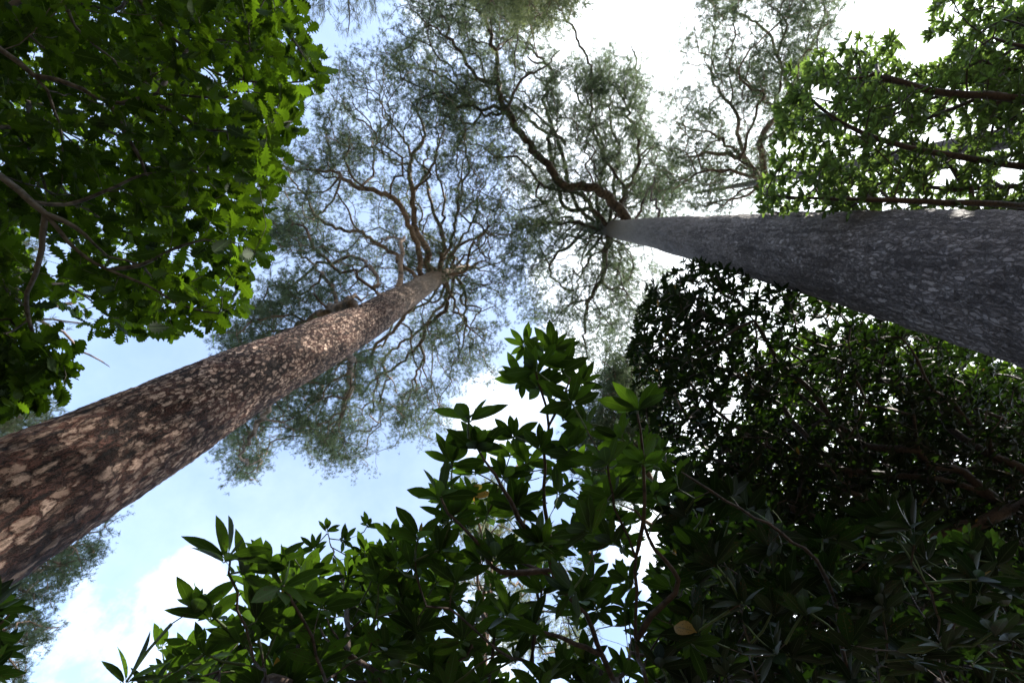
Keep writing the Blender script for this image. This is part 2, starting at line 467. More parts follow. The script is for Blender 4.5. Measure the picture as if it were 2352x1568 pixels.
def leaves(name, tpls, P, D, Nn, L, mat, parent, Wd=1.0, smooth=True, rg=rng, shoots=None, shoot_mat=None):
    P, D, Nn = map(lambda a: np.asarray(a, float), (P, D, Nn)); m = len(P)
    L = np.broadcast_to(L, (m,)); Wd = np.broadcast_to(Wd, (m,))
    V, Q, A, off = [], [], [], 0
    for k, tp in enumerate(tpls):
        s = slice(k, None, len(tpls))
        if not len(P[s]): continue
        v, q, a = leaf_arrays(tp, P[s], D[s], Nn[s], L[s], Wd[s], rg=rg)
        V.append(v); Q.append(q + off); A.append(a); off += len(v)
    nq = sum(len(q) for q in Q)
    for pts, rad in (shoots or []):
        t = unit(np.gradient(pts, axis=0)); a = unit(np.cross(t, np.array([.31, .57, .76]))); b = np.cross(t, a); kk = len(pts)
        ang = np.arange(4) * math.pi / 2
        ring = pts[:, None] + rad[:, None, None] * (np.cos(ang)[None, :, None] * a[:, None] + np.sin(ang)[None, :, None] * b[:, None])
        i = np.arange(kk - 1)[:, None] * 4; j = np.arange(4)[None]; j2 = (j + 1) % 4
        V.append(ring.reshape(-1, 3)); Q.append(np.stack([i + j, i + j2, i + 4 + j2, i + 4 + j], -1).reshape(-1, 4) + off)
        A.append(np.zeros((kk * 4, 3))); off += kk * 4
    ob = mesh_np(name, np.concatenate(V), [np.concatenate(Q)], mat, parent, smooth, np.concatenate(A))
    if shoots:
        ob.data.materials.append(shoot_mat)
        mi = np.zeros(len(ob.data.polygons), dtype=np.int32); mi[nq:] = 1
        ob.data.polygons.foreach_set('material_index', mi)
    return ob

def whorls(P, axis, L, rg, nmin=6, nmax=9, open_=(42, 82), droop=.0, face=None):
    """rosettes of long leaves round each shoot tip"""
    OP, OD, ON, OL, OW = [], [], [], [], []
    for pi_, (p, ax, l) in enumerate(zip(P, unit(axis), L)):
        n = int(rg.integers(nmin, nmax + 1)); ref = rg.normal(0, 1, 3)
        a = unit(np.cross(ax, ref)); b = np.cross(ax, a); ph = rg.uniform(0, 6.28)
        for i in range(n):
            th = ph + i * 2.399 + rg.normal(0, .15); o = R(rg.uniform(*open_))
            rad = math.cos(th) * a + math.sin(th) * b
            d = math.cos(o) * ax + math.sin(o) * rad + np.array([0, 0, -droop])
            nn = ax * math.sin(o) - rad * math.cos(o) + (np.array([0, 0, 1.0]) if face is None else face[pi_]) + rg.normal(0, .25, 3)
            OP.append(p - ax * l * rg.uniform(0, .18)); OD.append(d); ON.append(nn); OL.append(l * rg.uniform(.8, 1.2)); OW.append(rg.uniform(.85, 1.2))
        if rg.uniform() < .8:                                        # bud of small upright leaves
            for i in range(2):
                OP.append(p); OD.append(ax + rg.normal(0, .35, 3)); ON.append(rg.normal(0, 1, 3)); OL.append(l * rg.uniform(.25, .5)); OW.append(.8)
    return np.array(OP), np.array(OD), np.array(ON), np.array(OL), np.array(OW)

def trunk_mesh(name, pts, radii, mat, parent, sides=110, dz=.045, lump=.018, scale=7.0, seed=3.0, dents=()):
    """solid tapering trunk with an uneven, scaly outline"""
    pts = np.asarray(pts, float); seg = np.concatenate([[0], np.cumsum(np.linalg.norm(np.diff(pts, axis=0), axis=1))])
    n = int(seg[-1] / dz); s = np.linspace(0, seg[-1], n)
    c = np.stack([np.interp(s, seg, pts[:, k]) for k in range(3)], 1)
    ker = np.ones(15) / 15
    for k in range(2):
        pad = np.concatenate([np.full(7, c[0, k]) , c[:, k], np.full(7, c[-1, k])]); sm = np.convolve(pad, ker, 'valid')
        c[8:-8, k] = sm[8:-8]
    r = np.interp(s, seg, radii)
    ang = np.arange(sides) * 2 * math.pi / sides
    V = np.zeros((n, sides, 3))
    for i in range(n):
        ca, sa = np.cos(ang), np.sin(ang)
        dr = np.array([mnoise.noise(Vector((ca[j] * r[i] * scale * 1.5, sa[j] * r[i] * scale * 1.5, s[i] * scale * .8 + seed))) * .75
                       + mnoise.noise(Vector((ca[j] * .8, sa[j] * .8, s[i] * .5 + seed))) * 1.6
                       + mnoise.noise(Vector((ca[j] * r[i] * 34, sa[j] * r[i] * 34, s[i] * 20))) * .5 for j in range(sides)]) * lump * min(1, r[i] / .3)
        for (hz, da, amp, wz, wa, sk) in dents:                       # height, bearing, depth, height spread, angular spread, slant
            dd = (ang - da - sk * (c[i, 2] - hz) + math.pi) % (2 * math.pi) - math.pi
            dr = dr + amp * np.exp(-((c[i, 2] - hz) / wz) ** 2 - (dd / wa) ** 2)
        V[i, :, 0] = c[i, 0] + (r[i] + dr) * ca; V[i, :, 1] = c[i, 1] + (r[i] + dr) * sa; V[i, :, 2] = c[i, 2]
    i = np.arange(n - 1)[:, None] * sides; j = np.arange(sides)[None]; j2 = (j + 1) % sides
    q = np.stack([i + j, i + j2, i + sides + j2, i + sides + j], -1).reshape(-1, 4)
    cap = np.array([np.arange(sides) + (n - 1) * sides])
    return mesh_np(name, V.reshape(-1, 3), [q, cap], mat, parent, True)

# ------------------------------------------------------------------ ground
def ground():
    g, nt, out = new_mat('leaf_litter')
    tco = N(nt, 'ShaderNodeTexCoord'); n1 = N(nt, 'ShaderNodeTexNoise'); n1.inputs['Scale'].default_value = 3; n1.inputs['Detail'].default_value = 10
    nt.links.new(tco.outputs['Object'], n1.inputs['Vector'])
    p = N(nt, 'ShaderNodeBsdfPrincipled'); p.inputs['Roughness'].default_value = .95
    nt.links.new(mixc(nt, mapr(nt, n1.outputs[0], .3, .7), (.025, .02, .012), (.075, .06, .035)), p.inputs['Base Color'])
    nt.links.new(p.outputs[0], out.inputs[0])
    n = 90; xs = np.sign(np.linspace(-1, 1, n)) * np.abs(np.linspace(-1, 1, n)) ** 2.2 * 600
    X, Y = np.meshgrid(xs, xs)
    Z = np.array([mnoise.noise(Vector((x * .13, y * .13, 0))) * .12 for x, y in zip(X.ravel(), Y.ravel())])
    V = np.stack([X.ravel(), Y.ravel(), Z - .05], 1)
    i = np.arange(n - 1)[:, None] * n; j = np.arange(n - 1)[None]
    q = np.stack([i + j, i + j + 1, i + n + j + 1, i + n + j], -1).reshape(-1, 4)
    tag(mesh_np('ground', V, [q], g, None, True), kind='structure')
ground()

NEEDLE_TPL = [needle_template(13, k + 1) for k in range(5)]

def build_plant(plant, parent, mat, r0, e=2.3, name='limb'):
    plant.radii(r0, e)
    for lid, ch in sorted(plant.chains().items()):
        tubes(name, ch, mat, parent)

def crown_of_needles(plant, parent, per_tip, sig, length, mat, rg, w=1.0, tpl=NEEDLE_TPL, name='crown'):
    P, D = plant.dirs()
    P = np.repeat(P, per_tip, 0); D = np.repeat(D, per_tip, 0); n = len(P)
    P = P + rg.normal(0, sig, (n, 3))
    D = unit(D * .6 + rg.normal(0, .7, (n, 3)) + np.array([0, 0, .25]))
    return leaves(name, tpl, P, D, rg.normal(0, 1, (n, 3)), length * rg.uniform(.7, 1.25, n), mat, parent, w, False, rg)

def clumped(poly, nclump, per, hr, sig, rg, clump=.5, scale=80, holes=(), seed=0., vert=1.0):
    x, y = sample_poly(poly, nclump, rg, clump, scale, holes, seed)
    C = np.array([at_h(a, b, rg.uniform(*hr)) for a, b in zip(x, y)])
    T = np.repeat(C, per, 0)
    return T + rg.normal(0, 1, T.shape) * np.array([sig, sig, sig * vert])

# ------------------------------------------------------------------ left pine (sunlit red-brown bark)
def axis_from(p_low, h_low, p_high, h_high):
    a, b = at_h(*p_low, h_low), at_h(*p_high, h_high)
    return a, b, (b - a) / (b[2] - a[2])
def H(lst, h0, h1):
    """pixel polyline with the height running from h0 to h1"""
    n = len(lst); return [at_h(p[0], p[1], h0 + (h1 - h0) * i / (n - 1)) for i, p in enumerate(lst)]

def auto_limbs(pl, T, n, h0, h1, rg, r):
    """more limbs leaving the upper trunk, spread evenly round it"""
    for i in range(n):
        h = h0 + (h1 - h0) * (i + .5) / n + CAMZ
        c = np.array([np.interp(h, pl.axis[:, 2], pl.axis[:, 0]), np.interp(h, pl.axis[:, 2], pl.axis[:, 1]), h])
        th = i * 2.399 + rg.normal(0, .2); d = np.array([math.cos(th), math.sin(th)])
        rel = T[:, :2] - c[:2]; dist = np.linalg.norm(rel, axis=1)
        cs = (rel @ d) / np.maximum(dist, .1); ok = np.where((cs > .93) & (dist > 1.5))[0]
        if not len(ok): continue
        reach = np.quantile(dist[ok], .8) * rg.uniform(.6, 1.0)
        e = np.array([c[0] + d[0] * reach, c[1] + d[1] * reach, h + rg.uniform(-.5, 2.0)])
        pts = [c]
        for k in (.12, .26, .42, .58, .74, .88, 1):
            w = rg.normal(0, .085, 3) * reach * (k < 1) * [1, 1, .7]
            pts.append(c + (e - c) * k + w * min(1, k * 3) + [0, 0, .5 * math.sin(k * 3.1)])
        rr = r * rg.uniform(.6, 1.15); pl.limb(pts, rr, .014, None, .05)

def left_pine():
    rg = np.random.default_rng(11)
    a = at_h(0, 1172, 3.03); mid = at_h(500, 905, 5.7); m2 = at_h(835, 741, 10.9); b = at_h(1000, 640, 19.5); top = at_h(1075, 612, 27)
    base = a + (a - mid) / (a[2] - mid[2]) * (0 - a[2])
    root = thing('pine_tree', (base[0], base[1], 0), 'tall pine with red-brown flaky bark and beige plates, rising from the left edge', 'tree', 'tall pines overhead')
    pts = [base - np.array([0, 0, .1]), a, mid, m2, b, top]
    tocam = math.atan2(-base[1], -base[0])
    trunk_mesh('trunk', pts, [.68, .545, .53, .47, .35, .15], MAT['bark_red'], root, 150, .035, .024, 7.0, 3.0,
               [(6.0, tocam - .15, -.10, .55, .16, .25), (6.3, tocam + .2, .055, .7, .28, .25), (9.2, tocam + .5, .04, .5, .3, 0), (4.2, tocam - .5, .05, .6, .4, 0), (13.5, tocam, .03, .5, .3, 0)])
    pl = Plant(.28, 5); pl.axis = np.array(pts)
    LB = [
        ([(988, 628), (976, 564), (950, 517), (947, 444), (940, 393), (947, 355), (974, 318), (960, 240)], 19, 24, .17, .05, [
            ([(947, 444), (960, 427), (971, 413), (995, 383), (1005, 342), (1020, 290)], 21, 24, .09, .03),
            ([(947, 355), (930, 320), (905, 290), (880, 240)], 22, 25, .06, .02)]),
        ([(966, 634), (968, 586), (939, 517), (916, 468), (872, 441), (834, 434), (800, 420), (786, 407), (769, 393), (738, 393), (694, 376), (643, 345)], 18.5, 22, .13, .03, [
            ([(786, 407), (770, 430), (740, 440), (690, 445), (640, 440)], 21, 22, .05, .02),
            ([(872, 441), (880, 400), (860, 340), (850, 290)], 21, 24, .05, .02),
            ([(800, 420), (780, 450), (755, 480), (720, 500)], 21, 22, .05, .02)]),
        ([(1008, 620), (1020, 560), (1012, 530), (988, 455), (981, 424), (975, 380), (985, 330)], 20, 25, .11, .04, [
            ([(1012, 530), (1008, 499), (1016, 451), (1000, 369), (1015, 300)], 21, 25, .07, .03)]),
        ([(961, 638), (902, 583), (850, 550), (815, 520), (793, 468), (770, 440)], 18, 21, .09, .03, [
            ([(815, 520), (770, 520), (720, 490), (700, 450), (660, 403)], 19, 22, .06, .02)]),
        ([(916, 656), (921, 564), (926, 545)], 14.5, 16.5, .11, .05, [
            ([(921, 564), (888, 553), (860, 560), (820, 540)], 16, 19, .05, .02)]),
        ([(870, 674), (855, 627), (835, 600), (800, 590)], 12.8, 15.5, .06, .03, []),
        ([(812, 697), (785, 703), (756, 712), (730, 724), (695, 742), (661, 760), (600, 790)], 10.6, 13.5, .15, .04, [
            ([(780, 700), (771, 660), (740, 625), (705, 597), (660, 570)], 11.5, 15, .05, .02),
            ([(770, 706), (758, 700), (752, 707)], 11.2, 11.5, .08, .05),
            ([(800, 700), (815, 680), (830, 690), (850, 675)], 11, 12, .05, .02)]),
        ([(1025, 640), (1020, 711), (980, 751), (965, 788), (914, 839), (870, 861), (840, 900)], 21, 22, .12, .03, [
            ([(965, 788), (978, 828), (972, 846), (1000, 900), (1010, 940)], 21.5, 23, .06, .02),
            ([(978, 828), (950, 880), (920, 930)], 21.5, 23, .05, .02)]),
        ([(1045, 632), (1071, 682), (1067, 722), (1071, 744), (1110, 780)], 22.5, 23, .09, .03, [
            ([(1067, 722), (1100, 720), (1140, 700)], 22.5, 23, .04, .02)]),
        ([(806, 770), (798, 806), (807, 846), (793, 920), (778, 967), (740, 1010)], 10.6, 17, .06, .03, []),
        ([(700, 815), (660, 880), (620, 930), (580, 990), (550, 1050)], 8.6, 13, .05, .02, []),
        ([(1030, 622), (1070, 590), (1110, 560), (1150, 520)], 22, 25, .07, .03, []),
        ([(1050, 620), (1100, 615), (1150, 600), (1180, 580)], 24, 25, .06, .02, []),
        ([(1035, 618), (1050, 560), (1090, 500), (1100, 450), (1130, 400)], 22, 25, .07, .03, []),
        ([(1050, 622), (1090, 650), (1130, 665), (1170, 690)], 24, 25, .05, .02, []),
        ([(1005, 628), (1040, 540), (1050, 480), (1060, 400), (1070, 340)], 20.5, 25, .09, .03, []),
        ([(985, 655), (950, 700), (900, 760), (860, 800), (850, 850)], 18.5, 20, .06, .02, []),
    ]
    for (p, h0, h1, r0, r1, subs) in LB:
        lid = pl.limb(H(p, h0, h1), r0, r1, None, .05)
        for (q, g0, g1, s0, s1) in subs: pl.limb(H(q, g0, g1), s0, s1, lid, .05)
    up = [(690, 300), (705, 250), (760, 200), (790, 135), (850, 130), (890, 100), (960, 130), (1050, 200), (1100, 290), (1150, 370), (1195, 470), (1190, 560),
          (1190, 660), (1160, 760), (1130, 860), (1030, 900), (1010, 1010), (930, 1010), (860, 1000), (830, 1085), (740, 1070), (690, 1000), (640, 1010), (590, 1090), (515, 1085), (505, 1010), (560, 950),
          (700, 860), (860, 790), (980, 670), (900, 650), (840, 690), (800, 640), (780, 560), (700, 540), (630, 560), (600, 480), (625, 400), (650, 340)]
    holes = [(1185, 700, 35, 45), (560, 700, 30, 30), (650, 600, 55, 35)]
    T = [clumped(up, 620, 5, (18.5, 26), .38, rg, .55, 75, holes, 1.)]
    lowl = [(600, 480), (700, 520), (790, 600), (830, 660), (790, 700), (700, 745), (600, 790), (520, 830), (505, 770), (580, 730), (610, 640), (590, 580)]
    T.append(clumped(lowl, 80, 5, (11.5, 16), .25, rg, .6, 50, [(650, 610, 60, 40)], 2.))
    lowr = [(515, 1000), (600, 900), (700, 840), (800, 800), (850, 820), (830, 900), (800, 1000), (830, 1080), (740, 1060), (690, 990), (600, 1000), (590, 1080), (515, 1085)]
    T.append(clumped(lowr, 90, 5, (12, 17), .26, rg, .6, 60, [], 3.))
    T = np.concatenate(T)
    auto_limbs(pl, T, 17, 19.5, 26, rg, .075)
    pl.grow(T, .2, .2, .06)
    build_plant(pl, root, MAT['limb'], .011, 2.3)
    crown_of_needles(pl, root, 11, .14, .14, MAT['needle'], rg)
    return root

# ------------------------------------------------------------------ right pine (shaded grey bark)
def right_pine():
    rg = np.random.default_rng(12)
    a = at_h(2352, 657, 3.5); mid = at_h(1850, 581, 6.3); m2 = at_h(1500, 534, 14.8); b = at_h(1400, 526, 23); top = at_h(1330, 521, 32)
    base = a + (a - mid) / (a[2] - mid[2]) * (0 - a[2])
    root = thing('pine_tree', (base[0], base[1], 0), 'tall pine with shaded grey scaly bark, its trunk running in from the right edge', 'tree', 'tall pines overhead')
    trunk_mesh('trunk', [base - np.array([0, 0, .1]), a, mid, m2, b, top], [.66, .53, .515, .44, .37, .26], MAT['bark_grey'], root, 150, .035, .024, 6., 9.,
               [(8.6, math.atan2(-base[1], -base[0]) + .9, .06, .16, .12, 0), (8.2, math.atan2(-base[1], -base[0]) - .3, -.045, .7, .2, .2), (12, math.atan2(-base[1], -base[0]) - .6, .04, .4, .3, 0), (5.4, math.atan2(-base[1], -base[0]) + .3, .04, .7, .35, 0)])
    pl = Plant(.3, 6); pl.axis = np.array([base, a, mid, m2, b, top])
    LB = [
        ([(1440, 505), (1409, 470), (1378, 439), (1320, 428), (1292, 424), (1265, 383), (1224, 342), (1169, 267), (1148, 208), (1135, 137), (1124, 68), (1107, 34), (1080, 0), (1060, -60)], 20.5, 24, .24, .05, [
            ([(1169, 253), (1200, 185), (1258, 150), (1290, 110)], 22.5, 25, .08, .03),
            ([(1169, 277), (1131, 253), (1097, 253), (1060, 212), (1036, 185), (990, 160)], 22.5, 25, .09, .03),
            ([(1148, 208), (1107, 195), (1080, 160), (1046, 106), (984, 58), (950, 20)], 23, 25, .08, .03),
            ([(1097, 253), (1080, 284), (1019, 281), (988, 298)], 23, 23, .06, .02),
            ([(1135, 137), (1150, 110), (1180, 90), (1210, 40)], 23.5, 26, .05, .02)]),
        ([(1391, 510), (1347, 457), (1343, 448), (1278, 437), (1241, 420), (1189, 362), (1138, 359), (1100, 330)], 22, 24, .12, .03, [
            ([(1241, 420), (1230, 450), (1255, 465), (1200, 480), (1160, 470)], 23, 24, .06, .02)]),
        ([(1428, 505), (1430, 475), (1439, 426), (1470, 373), (1461, 299), (1439, 259), (1461, 198), (1463, 163), (1450, 100)], 21, 25, .12, .03, [
            ([(1470, 373), (1500, 340), (1530, 350), (1560, 330)], 23, 25, .05, .02),
            ([(1439, 426), (1400, 380), (1370, 320), (1350, 250)], 22.5, 25, .07, .02)]),
        ([(1770, 503), (1768, 496), (1767, 489)], 6.9, 7.0, .035, .022, []),
        ([(1490, 548), (1492, 556), (1493, 562)], 15.2, 15.3, .04, .02, []),
        ([(1516, 500), (1507, 470), (1496, 444), (1510, 400)], 14.4, 17, .05, .02, []),
        ([(1398, 545), (1390, 600), (1380, 644), (1351, 690), (1347, 718), (1341, 772), (1350, 820)], 22, 24, .16, .04, [
            ([(1380, 644), (1400, 662), (1421, 661), (1440, 680), (1455, 698)], 23, 24, .08, .03),
            ([(1421, 661), (1450, 640), (1455, 597), (1430, 570)], 23, 24, .05, .02),
            ([(1351, 690), (1310, 700), (1270, 740)], 23, 24, .05, .02)]),
        ([(1345, 530), (1316, 557), (1261, 605), (1276, 645), (1320, 674), (1330, 700)], 28, 27, .12, .03, [
            ([(1261, 605), (1240, 570), (1217, 535), (1190, 510)], 27, 27, .06, .02)]),
        ([(1350, 520), (1310, 500), (1260, 510), (1210, 500)], 27, 28, .08, .03, []),
        ([(1380, 508), (1370, 440), (1390, 370), (1370, 300), (1330, 230), (1320, 160)], 24, 28, .10, .03, []),
        ([(1400, 505), (1410, 430), (1420, 340), (1400, 260), (1410, 190)], 23, 28, .09, .03, []),
        ([(1365, 512), (1320, 460), (1290, 350), (1270, 300), (1250, 230)], 26, 28, .08, .03, []),
        ([(1460, 503), (1490, 440), (1530, 400), (1560, 410)], 18, 20, .06, .02, []),
    ]
    for (p, h0, h1, r0, r1, subs) in LB:
        lid = pl.limb(H(p, h0, h1), r0, r1, None, .06)
        for (q, g0, g1, s0, s1) in subs: pl.limb(H(q, g0, g1), s0, s1, lid, .06)
    up = [(895, 100), (910, 0), (950, -60), (1330, -60), (1300, 20), (1250, 60), (1260, 110), (1340, 150), (1400, 110), (1440, 160), (1475, 230), (1490, 330),
          (1570, 380), (1580, 440), (1540, 500), (1500, 560), (1545, 600), (1535, 650), (1480, 700), (1440, 770), (1350, 825), (1310, 780), (1230, 740), (1195, 690),
          (1185, 600), (1160, 520), (1180, 430), (1150, 360), (1060, 300), (980, 260), (940, 180), (880, 160)]
    holes = [(1105, 230, 16, 22), (1500, 590, 45, 22), (1230, 120, 25, 45), (1310, 100, 40, 35), (1440, 330, 14, 40)]
    T = [clumped(up, 800, 5, (21, 29), .40, rg, .6, 60, holes, 5.),
         clumped([(1250, 130), (1340, 90), (1440, 90), (1520, 200), (1520, 330), (1480, 420), (1400, 330), (1280, 260)], 45, 5, (23, 28), .35, rg, .5, 50, [(1440, 330, 14, 40)], 7.),
         clumped([(870, 110), (960, 90), (1080, 170), (1110, 290), (1040, 300), (960, 230)], 45, 5, (22, 26), .5, rg, .5, 60, [], 6.)][:-1]
    T = np.concatenate(T)
    auto_limbs(pl, T, 15, 23, 29, rg, .08)
    pl.grow(T, .2, .2, .07)
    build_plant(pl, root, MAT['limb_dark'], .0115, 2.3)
    crown_of_needles(pl, root, 12, .15, .15, MAT['needle'], rg)

def side_pine(px, h0, htop, poly, nclump, per, hr, sig, limbs, label, mat, barkmat, seed, holes=(), clump=.6, scale=70, tufts=11, L=.15, r=.24, sigt=.17, lean=(0, 0), group='pines standing further off', k=.2):
    """a pine whose trunk stands at pixel px for height h0"""
    rg = np.random.default_rng(seed)
    p = at_h(px[0], px[1], h0)
    root = thing('pine_tree', (p[0], p[1], 0), label, 'tree', group)
    hs = np.linspace(-.1, htop + CAMZ, 6)
    pts = [np.array([p[0] + lean[0] * z / 20 + math.sin(z * .5 + seed) * .06, p[1] + lean[1] * z / 20, z]) for z in hs]
    trunk_mesh('trunk', pts, list(np.linspace(r, r * .22, 6)), barkmat, root, 48, .12, .012, 7., seed)
    pl = Plant(.28, seed); pl.axis = np.array(pts)
    if limbs:
        for (q, g0, g1, s0, s1, subs) in limbs:
            lid = pl.limb(H(q, g0, g1), s0, s1, None, .05)
            for (q2, a0, a1, t0, t1) in subs: pl.limb(H(q2, a0, a1), t0, t1, lid, .05)
    T = clumped(poly, nclump, per, hr, sig, rg, clump, scale, holes, seed * 1.7)
    if not limbs:
        cz = np.linspace(T[:, 2].min() - .5, min(T[:, 2].max(), htop + CAMZ) - .3, 7)
        cen = T.mean(0)
        for i, z in enumerate(cz):
            base = np.array([np.interp(z, hs, [q[0] for q in pts]), np.interp(z, hs, [q[1] for q in pts]), z])
            near = T[rg.integers(0, len(T))]
            tgt = near.copy(); tgt[2] = z + rg.uniform(.3, 1.2)
            pl.limb([base, base + (tgt - base) * .35 + rg.normal(0, .1, 3), base + (tgt - base) * .65 + rg.normal(0, .12, 3), tgt], .06, .02, None, .03)
    pl.grow(T, .14, k, .04)
    build_plant(pl, root, MAT['limb'] if mat != 'needle_dark' else MAT['limb_dark'], .009, 2.4)
    crown_of_needles(pl, root, tufts, sigt, L, MAT[mat], rg)
    return root

def other_pines():
    # crown behind the sun-side shrub, limbs spreading from behind its leaves
    lim = [([(1765, 415), (1738, 400), (1716, 373), (1690, 360), (1640, 350), (1590, 360)], 16.5, 18, .13, .04, [
               ([(1716, 373), (1700, 320), (1690, 260), (1660, 220), (1640, 190)], 17, 20, .07, .02),
               ([(1690, 360), (1650, 320), (1610, 300), (1560, 290)], 17, 20, .06, .02)]),
           ([(1765, 413), (1745, 330), (1790, 260), (1810, 220), (1795, 150), (1770, 90), (1730, 50)], 17, 20, .12, .03, [
               ([(1810, 220), (1850, 120), (1890, 50), (1893, -20)], 18, 21, .07, .02),
               ([(1790, 260), (1750, 220), (1700, 170)], 18, 21, .05, .02)]),
           ([(1765, 415), (1700, 400), (1640, 390), (1600, 400), (1560, 430)], 16, 17, .07, .02, []),
           ([(1770, 414), (1740, 440), (1680, 460), (1620, 470)], 15.5, 16, .06, .02, [])]
    poly = [(1600, 60), (1640, -20), (1930, -40), (1930, 70), (1860, 130), (1850, 200), (1800, 300), (1790, 420), (1760, 490), (1540, 490), (1490, 440), (1500, 360), (1540, 290), (1590, 230), (1530, 190), (1560, 150)]
    side_pine((1765, 414), 16, 23, poly, 330, 5, (16, 22), .33, lim,
              'open-crowned pine with thin forking limbs against white sky, above the big grey trunk', 'needle', MAT['bark_grey'], 21,
              [(1740, 60, 35, 50), (1700, 290, 25, 30), (1600, 150, 40, 50), (1690, 400, 30, 12)], .55, 50, 8, .13, .24, .13)
    side_pine((1150, -420), 13, 19, [(1080, -80), (1340, -80), (1335, 5), (1280, 30), (1240, 50), (1170, 20), (1100, 20)], 90, 5, (11, 16), .25, None,
              'pine with a dense yellowish crown hanging in at the top edge', 'needle_pale', MAT['bark_red'], 22, [], .6, 40, 6)
    side_pine((-330, 1530), 7, 14, [(-120, 1260), (40, 1290), (130, 1240), (255, 1205), (230, 1240), (200, 1290), (180, 1310), (130, 1340), (110, 1400), (90, 1480), (30, 1510), (70, 1560), (20, 1640), (-140, 1640)], 150, 6, (7, 10), .13, None,
              'bushy pine with blue-green needles filling the bottom left corner below the brown trunk', 'needle', MAT['bark_red'], 23, [], .3, 50, 8, .10, .22, .09)
    side_pine((-420, 800), 9, 15, [(-200, 480), (20, 500), (95, 520), (90, 600), (40, 640), (30, 700), (40, 900), (105, 940), (90, 1000), (20, 1000), (-200, 1060)], 190, 6, (9, 13), .2, None,
              'pale sunlit conifer seen in gaps behind the oak leaves at the left edge', 'needle_pale', MAT['bark_red'], 24, [(130, 640, 60, 60)], .25, 50, 9, .13, .25, .12)
    side_pine((1500, 1130), 9.5, 11.6, [(1395, 830), (1430, 800), (1470, 850), (1520, 950), (1500, 1080), (1440, 1140), (1360, 1120), (1340, 1020), (1360, 940)], 120, 6, (8.5, 11), .2, None,
              'small grey-green conifer standing behind the top of the central rhododendron', 'needle', MAT['bark_grey'], 25, [], .3, 50, 9, .12, .2, .12)
    side_pine((1120, 1420), 9.5, 13, [(1040, 1170), (1060, 1120), (1110, 1110), (1160, 1140), (1230, 1190), (1330, 1280), (1350, 1480), (1230, 1568), (1080, 1500), (1010, 1300), (1000, 1220)], 90, 6, (9, 12), .22, None,
              'pale conifer glimpsed through the stems of the central rhododendron', 'needle_pale', MAT['bark_red'], 26, [], .7, 60, 8, .12, .22, .13)

def cedar_sprays():
    rg = np.random.default_rng(31)
    p = at_h(760, -520, 9)
    root = thing('larch_tree', (p[0], p[1], 0), 'feathery drooping larch twigs hanging in at the top edge right of the oak', 'tree')
    pts = [np.array([p[0], p[1], z]) for z in np.linspace(-.1, 15, 5)]
    trunk_mesh('trunk', pts, [.26, .22, .17, .12, .06], MAT['bark_grey'], root, 40, .15, .012, 7., 4.)
    pl = Plant(.12, 9)
    s0 = np.array([p[0], p[1], 10.5])
    a = pl.limb([s0, at_h(770, -300, 9), at_h(790, -120, 8.6), at_h(800, 0, 8.4), at_h(803, 40, 8.2), at_h(798, 86, 8.0)], .05, .006)
    b = pl.limb([s0 + [0, 0, .5], at_h(720, -280, 9.3), at_h(735, -80, 8.8), at_h(745, 10, 8.5), at_h(742, 40, 8.4)], .03, .004)
    c = pl.limb([s0 + [0, 0, .9], at_h(850, -260, 9.5), at_h(860, -80, 9), at_h(862, 30, 8.6)], .03, .004)
    T = []
    for (cx, cy, sx, sy, n) in ((740, 0, 24, 22, 26), (808, 5, 18, 38, 34), (855, -10, 10, 24, 16), (790, -110, 60, 50, 60)):
        for i in range(n): T.append(at_h(cx + rg.normal(0, sx), min(cy + rg.normal(0, sy), cy + 50), rg.uniform(8.1, 9.0)))
    pl.grow(np.array(T), .08, .1, .01, .1)
    build_plant(pl, root, MAT['limb_dark'], .0035, 2.4)
    P, D = pl.dirs(); P = np.repeat(P, 3, 0); D = np.repeat(D, 3, 0)
    down = unit(-np.array([RW @ np.array([0, 1, 0])]))
    D = unit(D * .4 + down * .9 + rg.normal(0, .25, D.shape)); P = P + rg.normal(0, .05, P.shape)
    leaves('crown', [needle_template(9, 40, .35, .022)], P, D, rg.normal(0, 1, P.shape), .16, MAT['needle_pale'], root, 1., False, rg)

